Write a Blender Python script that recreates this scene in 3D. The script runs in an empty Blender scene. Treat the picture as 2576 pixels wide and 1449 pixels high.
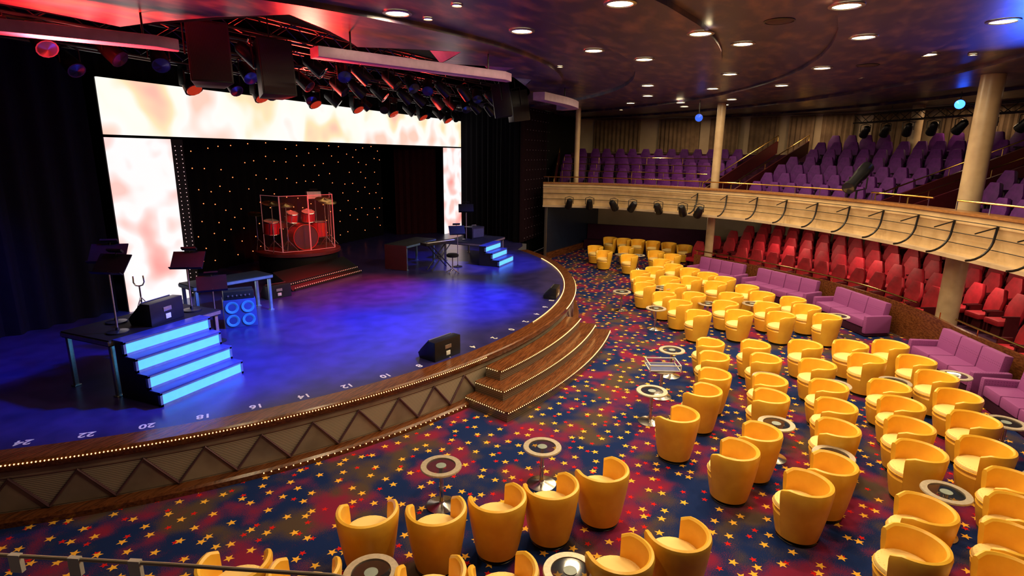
import bpy, bmesh, math, random
from mathutils import Vector, Matrix
random.seed(7)
SC=bpy.context.scene
COL=SC.collection
pi=math.pi
# ------------------------------------------------------------------ materials
def new_mat(name):
    m=bpy.data.materials.new(name); m.use_nodes=True
    nt=m.node_tree
    b=nt.nodes.get('Principled BSDF')
    return m,nt,b
def mat(name,c,rough=.5,metal=0,c2=None,scale=8,emit=None,es=0,bump=0,detail=3,spec=.5,alpha=1,trans=0,coat=0,lo=.35,hi=.65,stretch=None):
    if name in bpy.data.materials: return bpy.data.materials[name]
    m,nt,b=new_mat(name)
    b.inputs['Base Color'].default_value=(*c,1)
    b.inputs['Roughness'].default_value=rough
    b.inputs['Metallic'].default_value=metal
    b.inputs['Specular IOR Level'].default_value=spec
    if coat: b.inputs['Coat Weight'].default_value=coat
    if trans: b.inputs['Transmission Weight'].default_value=trans
    if alpha<1: b.inputs['Alpha'].default_value=alpha
    tc=nt.nodes.new('ShaderNodeTexCoord')
    n=nt.nodes.new('ShaderNodeTexNoise'); n.inputs['Scale'].default_value=scale; n.inputs['Detail'].default_value=detail
    src=tc.outputs['Object']
    if stretch:
        mp=nt.nodes.new('ShaderNodeMapping'); mp.inputs['Scale'].default_value=stretch[:3]; mp.inputs['Rotation'].default_value=(0,0,stretch[3])
        nt.links.new(src,mp.inputs['Vector']); src=mp.outputs[0]
    nt.links.new(src,n.inputs['Vector'])
    if c2 is None: c2=tuple(x*.82 for x in c)
    r=nt.nodes.new('ShaderNodeValToRGB')
    r.color_ramp.elements[0].position=lo; r.color_ramp.elements[1].position=hi
    r.color_ramp.elements[0].color=(*c2,1); r.color_ramp.elements[1].color=(*c,1)
    nt.links.new(n.outputs['Fac'],r.inputs['Fac']); nt.links.new(r.outputs[0],b.inputs['Base Color'])
    if bump:
        bp=nt.nodes.new('ShaderNodeBump'); bp.inputs['Strength'].default_value=bump; bp.inputs['Distance'].default_value=.01
        nt.links.new(n.outputs['Fac'],bp.inputs['Height']); nt.links.new(bp.outputs[0],b.inputs['Normal'])
    if emit:
        b.inputs['Emission Color'].default_value=(*emit,1); b.inputs['Emission Strength'].default_value=es
    return m
def math_n(nt,op,a,b=None,c=None):
    n=nt.nodes.new('ShaderNodeMath'); n.operation=op
    for i,x in enumerate((a,b,c)):
        if x is None: continue
        if isinstance(x,(int,float)): n.inputs[i].default_value=x
        else: nt.links.new(x,n.inputs[i])
    return n.outputs[0]
def vmath(nt,op,a,b):
    n=nt.nodes.new('ShaderNodeVectorMath'); n.operation=op
    for i,x in enumerate((a,b)):
        if isinstance(x,(tuple,list)): n.inputs[i].default_value=x
        else: nt.links.new(x,n.inputs[i])
    return n.outputs[0]
def mixc(nt,f,a,b):
    n=nt.nodes.new('ShaderNodeMix'); n.data_type='RGBA'
    if isinstance(f,(int,float)): n.inputs[0].default_value=f
    else: nt.links.new(f,n.inputs[0])
    for i,x in ((6,a),(7,b)):
        if isinstance(x,(tuple,list)): n.inputs[i].default_value=(*x,1)
        else: nt.links.new(x,n.inputs[i])
    return n.outputs[2]
def star_mask(nt,vec,scale,Rm,off,keep):
    v=vmath(nt,'ADD',vmath(nt,'MULTIPLY',vec,(scale,scale,0)),off)
    vo=nt.nodes.new('ShaderNodeTexVoronoi'); vo.voronoi_dimensions='2D'; vo.inputs['Scale'].default_value=1; vo.inputs['Randomness'].default_value=.7
    nt.links.new(v,vo.inputs['Vector'])
    d=vmath(nt,'SUBTRACT',v,vo.outputs['Position'])
    s=nt.nodes.new('ShaderNodeSeparateXYZ'); nt.links.new(d,s.inputs[0])
    cs=nt.nodes.new('ShaderNodeSeparateColor'); nt.links.new(vo.outputs['Color'],cs.inputs[0])
    ang=math_n(nt,'ARCTAN2',s.outputs[1],s.outputs[0])
    ang=math_n(nt,'ADD',math_n(nt,'ADD',ang,math_n(nt,'MULTIPLY',cs.outputs[0],6.283)),12.566)
    m=math_n(nt,'PINGPONG',ang,pi/5)
    R=Rm*scale; ri=R*.42; sn=math.sin(pi/5); c=math.cos(pi/5)
    e=math_n(nt,'MULTIPLY',vo.outputs['Distance'],math_n(nt,'ADD',math_n(nt,'MULTIPLY',math_n(nt,'COSINE',m),ri*sn),math_n(nt,'MULTIPLY',math_n(nt,'SINE',m),R-ri*c)))
    mask=math_n(nt,'LESS_THAN',e,R*ri*sn)
    return math_n(nt,'MULTIPLY',mask,math_n(nt,'LESS_THAN',cs.outputs[1],keep))
def carpet():
    m,nt,b=new_mat('carpet_stars')
    tc=nt.nodes.new('ShaderNodeTexCoord'); v=tc.outputs['Object']
    def noise(sc,off,det=4,rg=.6):
        n=nt.nodes.new('ShaderNodeTexNoise'); n.inputs['Scale'].default_value=sc; n.inputs['Detail'].default_value=det; n.inputs['Roughness'].default_value=rg
        nt.links.new(vmath(nt,'ADD',v,off),n.inputs['Vector']); return n.outputs['Fac']
    def ramp(f,a,bb):
        r=nt.nodes.new('ShaderNodeMapRange'); r.inputs[1].default_value=a; r.inputs[2].default_value=bb
        nt.links.new(f,r.inputs[0]); return r.outputs[0]
    grain=noise(90,(3,3,0),2)
    g=math_n(nt,'MULTIPLY',math_n(nt,'SUBTRACT',grain,.5),.3)
    f1=ramp(math_n(nt,'ADD',noise(1.45,(0,0,0),2.5,.5),g),.51,.64)
    f2=ramp(math_n(nt,'ADD',noise(1.2,(17,5,0),2.5,.5),g),.50,.62)
    base=mixc(nt,f2,(.007,.020,.10),(.075,.050,.038))
    base=mixc(nt,f1,base,(.20,.014,.048))
    st2=star_mask(nt,v,3.4,.046,(31.3,7.7,0),.6)
    base=mixc(nt,st2,base,(.60,.012,.01))
    st=star_mask(nt,v,3.5,.062,(5.1,2.2,0),.92)
    base=mixc(nt,st,base,(.88,.46,.05))
    nt.links.new(base,b.inputs['Base Color'])
    b.inputs['Roughness'].default_value=.95; b.inputs['Specular IOR Level'].default_value=.1
    bp=nt.nodes.new('ShaderNodeBump'); bp.inputs['Strength'].default_value=.3; bp.inputs['Distance'].default_value=.006
    nt.links.new(grain,bp.inputs['Height']); nt.links.new(bp.outputs[0],b.inputs['Normal'])
    return m
def led_mat(name,cols,sc,strength):
    m,nt,b=new_mat(name)
    tc=nt.nodes.new('ShaderNodeTexCoord')
    n=nt.nodes.new('ShaderNodeTexNoise'); n.inputs['Scale'].default_value=sc; n.inputs['Detail'].default_value=1.6; n.inputs['Roughness'].default_value=.5; n.inputs['Distortion'].default_value=.1
    nt.links.new(tc.outputs['Object'],n.inputs['Vector'])
    r=nt.nodes.new('ShaderNodeValToRGB'); cr=r.color_ramp
    cr.elements[0].position=cols[0][0]; cr.elements[0].color=(*cols[0][1],1)
    cr.elements[1].position=cols[-1][0]; cr.elements[1].color=(*cols[-1][1],1)
    for p,c in cols[1:-1]:
        e=cr.elements.new(p); e.color=(*c,1)
    nt.links.new(n.outputs['Fac'],r.inputs['Fac'])
    b.inputs['Base Color'].default_value=(.02,.02,.02,1)
    nt.links.new(r.outputs[0],b.inputs['Emission Color']); b.inputs['Emission Strength'].default_value=strength
    return m
def stripe_mat(name,c1,c2,scale,axis='Z',rough=.35,metal=.6):
    if name in bpy.data.materials: return bpy.data.materials[name]
    m,nt,b=new_mat(name)
    tc=nt.nodes.new('ShaderNodeTexCoord'); w=nt.nodes.new('ShaderNodeTexWave')
    w.bands_direction=axis; w.inputs['Scale'].default_value=scale; w.inputs['Distortion'].default_value=0
    nt.links.new(tc.outputs['Object'],w.inputs['Vector'])
    nt.links.new(mixc(nt,w.outputs['Fac'],c1,c2),b.inputs['Base Color'])
    b.inputs['Roughness'].default_value=rough; b.inputs['Metallic'].default_value=metal
    return m
def dots_mat(name,c,c2,scale,rough):
    m,nt,b=new_mat(name)
    tc=nt.nodes.new('ShaderNodeTexCoord'); vo=nt.nodes.new('ShaderNodeTexVoronoi'); vo.inputs['Scale'].default_value=scale; vo.inputs['Randomness'].default_value=.1
    nt.links.new(tc.outputs['Object'],vo.inputs['Vector'])
    f=math_n(nt,'LESS_THAN',vo.outputs['Distance'],.22)
    nt.links.new(mixc(nt,f,c,c2),b.inputs['Base Color']); b.inputs['Roughness'].default_value=rough
    return m
M_carpet=carpet()
M_yel=mat('yellow_leather',(.92,.53,.05),.36,c2=(.84,.44,.035),scale=5)
M_seat=dots_mat('cream_dotted_fabric',(.93,.68,.24),(.84,.54,.14),28,.7)
M_blk=mat('black_matte',(.005,.005,.006),.6,scale=20,spec=.2)
M_dark=mat('dark_metal',(.016,.016,.02),.35,.4,scale=12)
M_chrome=mat('chrome',(.7,.68,.64),.18,1)
M_steel=mat('brushed_steel',(.5,.46,.4),.32,.9,scale=30)
M_rim=mat('champagne_rim',(.55,.47,.36),.4,.35,scale=30)
M_glass=mat('smoked_glass',(.03,.035,.04),.05,0,spec=.8,alpha=.4)
M_frost=mat('frosted_glass',(.28,.34,.32),.35)
M_red=mat('red_upholstery',(.42,.008,.022),.6,c2=(.32,.006,.016))
M_redd=mat('dark_red_shell',(.07,.006,.010),.4)
M_pur=mat('purple_upholstery',(.085,.010,.15),.6,c2=(.06,.007,.11),spec=.2)
M_purd=mat('dark_purple_shell',(.02,.004,.02),.4)
M_sofa=dots_mat('mauve_dotted_fabric',(.27,.06,.25),(.17,.03,.16),22,.75)
M_plum=mat('plum_velvet',(.04,.006,.028),.8,spec=.2)
M_wood=mat('walnut_varnish',(.17,.055,.018),.22,c2=(.075,.022,.008),scale=6,stretch=(.6,6,6,.3))
M_woodl=mat('oak_trim',(.36,.16,.05),.3,c2=(.26,.11,.03),scale=6,stretch=(.6,5,5,.8))
M_brass=mat('brass',(.85,.52,.14),.22,1)
M_stage=mat('stage_deck_vinyl',(.032,.026,.145),.28,c2=(.018,.016,.095),scale=2.5,bump=.08,spec=.5,detail=6)
M_grille=stripe_mat('louvre_grille',(.60,.50,.38),(.14,.11,.085),13,'Z',.4,.1)
M_panel=mat('grey_brown_panel',(.36,.29,.22),.35,.2,c2=(.22,.17,.13),scale=2)
M_riser=stripe_mat('step_riser_metal',(.30,.25,.19),(.12,.09,.07),9,'Z',.3,.5)
M_panedge=mat('mauve_strip',(.14,.07,.09),.35,.3)
M_curt=mat('black_drape',(.0035,.003,.005),.9,scale=1.5,spec=.1)
M_curtr=mat('dark_red_drape',(.03,.004,.008),.9,spec=.1)
M_tan=mat('tan_drape',(.26,.17,.10),.85,c2=(.16,.10,.06),scale=2)
M_cream=mat('cream_wall',(.55,.42,.28),.5,c2=(.46,.34,.22),scale=1)
M_fascia=mat('cream_fascia',(.70,.50,.27),.45,c2=(.56,.38,.19),scale=3,detail=6)
M_col=mat('pearl_column',(.55,.40,.24),.35,c2=(.42,.29,.17),scale=2)
M_ceil=mat('marbled_ceiling',(.26,.145,.11),.34,c2=(.045,.032,.085),scale=1.6,detail=10,lo=.46,hi=.76,spec=.6,stretch=(1,2.4,1,.5))
M_facet=mat('lacquer_facet',(.28,.17,.32),.3,c2=(.16,.09,.2),scale=2,spec=.7)
M_lav=mat('lavender_beam',(.30,.16,.30),.5)
M_down=mat('downlight_lens',(1,.9,.7),.5,emit=(1,.80,.45),es=14)
M_bead=mat('warm_led_bead',(1,.7,.3),.5,emit=(1,.55,.18),es=5)
M_star=mat('star_led',(1,.3,.1),.5,emit=(1,.20,.06),es=3.2)
M_white=mat('white_paint',(.75,.75,.72),.5)
M_step=mat('lit_step_panel',(.1,.4,.8),.4,c2=(.08,.35,.8),emit=(.09,.45,1),es=1.1)
M_stepf=mat('brushed_step_frame',(.25,.4,.55),.3,.8)
M_tread=mat('blue_black_tread',(.03,.05,.22),.35)
M_drum=mat('red_sparkle_drum',(.45,.01,.01),.2,coat=.6,scale=60)
M_head=mat('drum_head',(.6,.5,.45),.4)
M_cymb=mat('bronze_cymbal',(.8,.5,.15),.25,1)
M_acr=mat('clear_acrylic',(.3,.2,.2),.04,alpha=.035,spec=.3)
M_acre=mat('acrylic_edge',(.6,.25,.25),.2,emit=(1,.3,.3),es=.15)
M_spkf=mat('speaker_cone',(.03,.03,.035),.5)
M_cone=mat('blue_lit_cone',(.05,.25,.45),.4)  # blue stage light is put into the cone colour
M_lens=mat('lamp_lens',(.05,.01,.01),.1,emit=(1,.06,.02),es=.4)
M_lensb=mat('blue_lamp_lens',(.02,.05,.3),.1,emit=(.02,.10,1),es=9)
M_lensb2=mat('dim_blue_lamp_lens',(.02,.05,.3),.1,emit=(.03,.12,1),es=1.2)
M_lensk=mat('dark_lens',(.02,.02,.03),.08)
M_divid=mat('navy_partition',(.012,.02,.05),.3)
M_paper=mat('white_paper',(.8,.8,.8),.6)
M_rope=mat('rope',(.6,.5,.38),.7)
M_led1=led_mat('led_wall_side',[(.28,(1,.30,.27)),(.40,(1,.60,.55)),(.48,(1,.93,.93)),(.57,(1,.92,.91)),(.66,(1,.58,.52))],.9,1.06)
M_led2=led_mat('led_wall_header',[(.30,(1,.50,.4)),(.41,(1,.78,.48)),(.48,(1,.95,.85)),(.57,(1,.95,.91)),(.67,(1,.62,.50))],.65,1.06)
# ------------------------------------------------------------------ mesh builder
class MB:
    def __init__(s): s.v=[];s.f=[];s.m=[]
    def add(s,vs,fs,mi=0,M=None):
        o=len(s.v)
        for p in vs:
            p=Vector(p)
            if M is not None: p=M@p
            s.v.append(tuple(p))
        for f in fs: s.f.append([i+o for i in f]); s.m.append(mi)
        return s
    def box(s,c,d,mi=0,M=None,rz=0,taper=1.0):
        x,y,z=d[0]/2,d[1]/2,d[2]/2
        vs=[]
        for sz,t in ((-1,1),(1,taper)):
            for sx,sy in ((-1,-1),(1,-1),(1,1),(-1,1)): vs.append((sx*x*t,sy*y*t,sz*z))
        T=Matrix.Translation(c)@Matrix.Rotation(rz,4,'Z')
        if M is not None: T=M@T
        return s.add(vs,[(3,2,1,0),(4,5,6,7),(0,1,5,4),(1,2,6,5),(2,3,7,6),(3,0,4,7)],mi,T)
    def cyl(s,a,b,r1,r2=None,n=12,mi=0,M=None,cap=True):
        a=Vector(a);b=Vector(b);r2=r1 if r2 is None else r2
        d=(b-a).normalized(); u=d.orthogonal().normalized(); w=d.cross(u)
        vs=[];fs=[]
        for i in range(n):
            t=2*pi*i/n; o=u*math.cos(t)+w*math.sin(t)
            vs.append(a+o*r1); vs.append(b+o*r2)
        for i in range(n):
            j=(i+1)%n; fs.append((2*i,2*j,2*j+1,2*i+1))
        if cap: fs.append([2*i for i in range(n)][::-1]); fs.append([2*i+1 for i in range(n)])
        return s.add(vs,fs,mi,M)
    def lathe(s,pr,n=24,mi=0,M=None,c=(0,0),capb=True,capt=True):
        vs=[];fs=[];k=len(pr)
        for i in range(n):
            t=2*pi*i/n
            for r,z in pr: vs.append((c[0]+r*math.cos(t),c[1]+r*math.sin(t),z))
        for i in range(n):
            j=(i+1)%n
            for q in range(k-1): fs.append((i*k+q,j*k+q,j*k+q+1,i*k+q+1))
        if capb: fs.append([i*k for i in range(n)][::-1])
        if capt: fs.append([i*k+k-1 for i in range(n)])
        return s.add(vs,fs,mi,M)
    def tube(s,pts,r,n=8,mi=0,M=None):
        pts=[Vector(p) for p in pts]; vs=[];fs=[]
        u=None
        for i,p in enumerate(pts):
            d=(pts[min(i+1,len(pts)-1)]-pts[max(i-1,0)]).normalized()
            if u is None: u=d.orthogonal().normalized()
            u=(u-d*u.dot(d)).normalized(); w=d.cross(u)
            for k in range(n):
                t=2*pi*k/n; vs.append(p+(u*math.cos(t)+w*math.sin(t))*r)
        for i in range(len(pts)-1):
            for k in range(n):
                j=(k+1)%n; fs.append((i*n+k,i*n+j,(i+1)*n+j,(i+1)*n+k))
        fs.append(list(range(n))[::-1]); fs.append([(len(pts)-1)*n+k for k in range(n)])
        return s.add(vs,fs,mi,M)
    def prism(s,poly,z0,z1,mi=0,M=None):
        n=len(poly); vs=[(x,y,z0) for x,y in poly]+[(x,y,z1) for x,y in poly]
        fs=[list(range(n))[::-1],list(range(n,2*n))]+[(i,(i+1)%n,n+(i+1)%n,n+i) for i in range(n)]
        return s.add(vs,fs,mi,M)
    def sweep(s,path,prof,mi=0,closed=True,caps=True):
        k=len(prof);vs=[];fs=[]
        for (p,nn) in path:
            for o,z in prof: vs.append((p[0]+nn[0]*o,p[1]+nn[1]*o,z))
        q=k if closed else k-1
        for i in range(len(path)-1):
            for a in range(q):
                b=(a+1)%k; fs.append((i*k+a,(i+1)*k+a,(i+1)*k+b,i*k+b))
        if closed and caps:
            fs.append(list(range(k))); fs.append([(len(path)-1)*k+a for a in range(k)][::-1])
        return s.add(vs,fs,mi)
def build(name,mb,mats,parent=None,loc=(0,0,0),rz=0,smooth=True,bevel=0,**pr):
    me=bpy.data.meshes.new(name); me.from_pydata(mb.v,[],mb.f)
    if not isinstance(mats,(list,tuple)): mats=[mats]
    for m in mats: me.materials.append(m)
    me.polygons.foreach_set('material_index',mb.m)
    bm=bmesh.new(); bm.from_mesh(me)
    bmesh.ops.recalc_face_normals(bm,faces=bm.faces)
    if bevel:
        es=[e for e in bm.edges if len(e.link_faces)==2 and e.calc_face_angle(0)>.5]
        bmesh.ops.bevel(bm,geom=es,offset=bevel,segments=2,affect='EDGES',profile=.6)
    bm.to_mesh(me); bm.free()
    if smooth:
        me.shade_smooth(); me.set_sharp_from_angle(angle=math.radians(38))
    o=bpy.data.objects.new(name,me); COL.objects.link(o)
    o.location=loc; o.rotation_euler=(0,0,rz)
    if parent: o.parent=parent
    for k,v in pr.items(): o[k]=v
    return o
def empty(name,loc=(0,0,0),rz=0,parent=None,**pr):
    o=bpy.data.objects.new(name,None); COL.objects.link(o); o.location=loc; o.rotation_euler=(0,0,rz); o.empty_display_size=.1
    if parent: o.parent=parent
    for k,v in pr.items(): o[k]=v
    return o
def dup(root,loc,rz=0,rot=None,label=None):
    c=root.copy(); COL.objects.link(c); c.location=loc; c.rotation_euler=rot if rot else (0,0,rz)
    if label: c['label']=label
    def rec(src,dst):
        for ch in src.children:
            n=ch.copy(); COL.objects.link(n); n.parent=dst; n.matrix_parent_inverse=ch.matrix_parent_inverse.copy()
            rec(ch,n)
    rec(root,c); return c
class Curve:
    def __init__(s,pts,out,ds=.15):
        P=[Vector(p) for p in pts]; P=[P[0]*2-P[1]]+P+[P[-1]*2-P[-2]]
        d=[]
        for i in range(1,len(P)-2):
            for k in range(24):
                t=k/24; a,b,c,e=P[i-1],P[i],P[i+1],P[i+2]
                d.append(.5*((2*b)+(c-a)*t+(2*a-5*b+4*c-e)*t*t+(3*b-a-3*c+e)*t**3))
        d.append(P[-2]); s.d=d; s.L=[0]
        for i in range(1,len(d)): s.L.append(s.L[-1]+(d[i]-d[i-1]).length)
        s.len=s.L[-1]; s.out=Vector(out)
    def at(s,l):
        l=max(0,min(s.len-1e-6,l))
        lo,hi=0,len(s.L)-1
        while hi-lo>1:
            m=(lo+hi)//2
            if s.L[m]<=l: lo=m
            else: hi=m
        t=(l-s.L[lo])/(s.L[hi]-s.L[lo]); p=s.d[lo].lerp(s.d[hi],t)
        a=s.d[max(0,lo-10)]; b=s.d[min(len(s.d)-1,hi+10)]
        tn=(b-a).normalized(); n=Vector((-tn.y,tn.x))
        if n.dot(p-s.out)<0: n=-n
        return p,n
    def near(s,x,y):
        q=Vector((x,y)); i=min(range(len(s.d)),key=lambda i:(s.d[i]-q).length); return s.L[i]
    def path(s,a=0,b=None,ds=.25):
        b=s.len if b is None else b; n=max(2,int((b-a)/ds))
        return [s.at(a+(b-a)*i/n) for i in range(n+1)]
def light(kind,name,loc,energy,color,size=.3,target=None,spot=60,blend=.5,parent=None):
    l=bpy.data.lights.new(name,kind); l.energy=energy; l.color=color
    if kind=='AREA': l.shape='DISK'; l.size=size
    if kind in('SPOT','POINT'): l.shadow_soft_size=size
    if kind=='SPOT': l.spot_size=math.radians(spot); l.spot_blend=blend
    o=bpy.data.objects.new(name,l); COL.objects.link(o); o.location=loc
    if target is not None: o.rotation_euler=(Vector(target)-Vector(loc)).to_track_quat('-Z','Y').to_euler()
    if parent: o.parent=parent
    return o
# ------------------------------------------------------------------ camera
Hc=4.4; th=math.radians(13.3); az=math.radians(22.5); ro=math.radians(.68)
f=Vector((math.cos(az)*math.cos(th),math.sin(az)*math.cos(th),-math.sin(th)))
R0=Vector((math.sin(az),-math.cos(az),0)); U0=R0.cross(f)
R=R0*math.cos(ro)+U0*math.sin(ro); U=U0*math.cos(ro)-R0*math.sin(ro)
cd=bpy.data.cameras.new('camera'); cd.sensor_width=36; cd.lens=36*1420/2576; cd.clip_start=.05
cam=bpy.data.objects.new('camera',cd); COL.objects.link(cam); SC.camera=cam
cam.matrix_world=Matrix(((R.x,U.x,-f.x,0),(R.y,U.y,-f.y,0),(R.z,U.z,-f.z,Hc),(0,0,0,1)))
# ------------------------------------------------------------------ key curves
SCX,SCY,SR=11.8,14.95,11.1
def sp(r,deg):
    a=math.radians(deg); return (SCX+r*math.sin(a),SCY-r*math.cos(a))
def arc(r,a0,a1,st=1.5):
    n=max(2,int(abs(a1-a0)/st)); out=[]
    for i in range(n+1):
        a=a0+(a1-a0)*i/n; out.append((Vector(sp(r,a)),Vector((math.sin(math.radians(a)),-math.cos(math.radians(a))))))
    return out
LC=Curve([(22.6,8.0),(23.1,5.9),(22.85,4.2),(22.3,2.6),(21.6,1.13),(20.9,-.16),(19.9,-1.3),(18.8,-2.3),(17.7,-3.1),(16.6,-3.75),(15.4,-4.25),(13.9,-4.85),(12.2,-5.3),(10.2,-5.6),(8,-5.7)],(14,5))
PL=Curve([(22.5,2.7),(21.95,1.6),(20.6,-.45),(18.6,-2.65),(16.4,-3.95),(14.4,-4.55),(12.4,-5.2),(10,-5.6),(7.5,-5.8)],(14,5))
Zs=.8
# ------------------------------------------------------------------ room shell
mb=MB().prism([(-3,-18),(36,-18),(36,9),(21.5,9),(21.5,17),(-3,17)],-.1,0)
build('floor',mb,M_carpet,smooth=False,kind='structure',label='blue and red star-patterned carpet floor')
tips=[(-75,9.0),(-58,9.6),(-44,7.6),(-30,10.0),(-18,8.4),(-9,9.7),(-2.7,8.5),(4,9.8),(10,9.0),(16,9.8),(24,9.6),(60,11),(85,12)]
def rin(a):
    for (a0,r0),(a1,r1) in zip(tips,tips[1:]):
        if a0<=a<=a1: return r0+(r1-r0)*(a-a0)/(a1-a0)
    return 10
rings=[10.6,12.4,14.2,16.0,17.8,19.6,21.4,23.2,25,27,31,36]
def ring_z(i): return 6.30 if i%2==0 else 6.38
angs=sorted(set([a for a,_ in tips]+list(range(-75,86,5))))
mb=MB()
for a0,a1 in zip(angs,angs[1:]):
    pr=[rin(a0),rin(a1)]
    for i,r in enumerate(rings):
        z=ring_z(i)
        A=sp(pr[0],a0);B=sp(pr[1],a1);C=sp(r,a1);D=sp(r,a0)
        mb.add([(*A,z),(*B,z),(*C,z),(*D,z)],[(0,1,2,3)])
        if i+1<len(rings):
            z2=ring_z(i+1); mb.add([(*D,z),(*C,z),(*C,z2),(*D,z2)],[(0,1,2,3)])
        pr=[r,r]
build('ceiling',mb,M_ceil,smooth=False,kind='structure',label='dark marbled purple ceiling in stepped curved plates')
mb=MB()
T=tips
for a,b,c in ((2,3,4),(4,5,6),(6,7,8),(0,1,2),(8,9,10)):
    P0=(*sp(T[a][1],T[a][0]),6.3);P1=(*sp(T[b][1],T[b][0]),6.3);P2=(*sp(T[c][1],T[c][0]),6.3)
    Q=(*sp(8.0,T[b][0]),7.3)
    mb.add([P0,P1,Q],[(0,1,2)]); mb.add([P1,P2,Q],[(0,1,2)])
build('trim_ceiling_facets',mb,M_facet,smooth=False,kind='structure',label='folded lacquered ceiling facets above the stage edge')
build('ceiling_stage',MB().prism([(-2,7),(27,7),(27,17),(-2,17)],7.9,8.0),M_blk,smooth=False,kind='structure')
build('wall_back',MB().box((12.5,16.6,4),(29,.15,8)),M_blk,smooth=False,kind='structure')
build('wall_left',MB().box((-1.9,12,4),(.15,9.4,8)),M_blk,smooth=False,kind='structure')
build('wall_right',MB().box((26.6,13.3,4),(.15,6.7,8)),M_blk,smooth=False,kind='structure')
build('wall_lower_rear',MB().sweep(LC.path(0,None,.6),[(6.3,0),(6.45,0),(6.45,2.28),(6.3,2.28)]),M_cream,kind='structure')
build('wall_upper_rear',MB().sweep(LC.path(0,None,.6),[(8.35,2.3),(8.5,2.3),(8.5,6.36),(8.35,6.36)]),M_cream,kind='structure')
build('wall_side',MB().box((27.6,9.0,3.2),(8.2,.12,6.3)),M_blk,smooth=False,kind='structure')
# ------------------------------------------------------------------ stage
stage=empty('stage',(SCX,SCY,0),label='curved theatre stage with dark vinyl deck and walnut edge',category='stage')
off=(-SCX,-SCY,0)
def stagepart(name,mb,mats,**k): return build(name,mb,mats,parent=stage,loc=off,**k)
poly=[tuple(p) for p,_ in arc(SR-.30,-72,52,1.5)]
poly+= [(21.6,8.5),(25.5,11.5),(26.4,16.4),(1.2,16.4)]
stagepart('stage_deck',MB().prism(poly,.70,Zs),M_stage,smooth=False)
A=arc(SR,-72,50,1.0)
stagepart('deck_edge',MB().sweep(A,[(-.30,.66),(.03,.66),(.05,.69),(.05,.78),(.03,.803),(-.30,.803)]),M_wood)
stagepart('front_panel',MB().sweep(A,[(-.04,.10),(-.02,.10),(-.02,.67),(-.04,.67)]),M_grille)
stagepart('front_rail',MB().sweep(A,[(-.03,.57),(.0,.57),(.0,.66),(-.03,.66)]),M_panel)
stagepart('plinth',MB().sweep(A,[(-.05,0),(.16,0),(.16,.07),(.13,.10),(-.05,.10)]),M_wood)
a=-70; st=3.6
while a<48:
    if not(-17<a+st/2<5):
        pA=(sp(SR,a),.12);pB=(sp(SR,a+st/2),.56);pC=(sp(SR,a+st),.12)
        stagepart('zigzag_trim',MB().tube([(*pA[0],pA[1]),(*pB[0],pB[1]),(*pC[0],pC[1])],.02,6),M_panedge)
        qa=sp(SR-.012,a+.1);qb=sp(SR-.012,a+st/2);qc=sp(SR-.012,a+st-.1); qd=sp(SR-.018,a+st/2)
        stagepart('triangle_panel',MB().add([(*qa,.12),(*qc,.12),(*qb,.54),(*qd,.12)],[(0,1,2)]),M_panel,smooth=False)
    a+=st
mb=MB()
for r,z,a0,a1,stp in ((SR+.055,.76,-56,-15,.22),(SR+.055,.76,5,44,.25),(SR-.27,.812,-3,40,.3),(SR+.165,.06,-36,-18,.5)):
    a=a0
    while a<a1:
        x,y=sp(r,a); mb.lathe([(.0,z-.011),(.010,z),(.0,z+.011)],4,0,None,(x,y),False,False); a+=stp
stagepart('light_bead',mb,M_bead,kind='stuff')
for n in range(24,-12,-2):
    ang=-(46.6+(n-22)*1.81)
    c=bpy.data.curves.new('num','FONT'); c.body=str(abs(n)); c.size=.19; c.align_x='CENTER'; c.align_y='CENTER'; c.extrude=.001; c.offset=.004
    tmp=bpy.data.objects.new('num',c); COL.objects.link(tmp); bpy.context.view_layer.update()
    me=bpy.data.meshes.new_from_object(tmp); bpy.data.objects.remove(tmp)
    me.materials.clear(); me.materials.append(M_white)
    o=bpy.data.objects.new('deck_number',me); COL.objects.link(o); o.parent=stage
    x,y=sp(SR-.45,ang); o.location=(x-SCX,y-SCY,Zs+.002); o.rotation_euler=(0,0,math.radians(ang+180)); o['label']='white painted number %d'%abs(n)
for k,(r,z,a0,a1) in enumerate(((12.15,.2,-18,7.2),(11.82,.4,-16.7,5.8),(11.5,.6,-15.2,4.4))):
    P=arc(r,a0,a1,1.2); s0=z-.2; w=r-SR-.06
    stagepart('step_riser',MB().sweep(P,[(-w,s0),(0,s0),(0,z-.04),(-w,z-.04)]),M_riser)
    stagepart('step_tread',MB().sweep(P,[(-w,z-.04),(.03,z-.04),(.03,z),(-w,z)]),M_wood,label='curved walnut step')
    mb=MB(); a=a0
    while a<=a1:
        x,y=sp(r+.035,a); mb.lathe([(0,z-.03),(.009,z-.02),(0,z-.008)],4,0,None,(x,y),False,False); a+=.25
    rr=SR+.1
    while rr<r:
        x,y=sp(rr,a0-.12); mb.lathe([(0,z-.03),(.009,z-.02),(0,z-.008)],4,0,None,(x,y),False,False); rr+=.05
    stagepart('step_light',mb,M_bead,kind='stuff')
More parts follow.
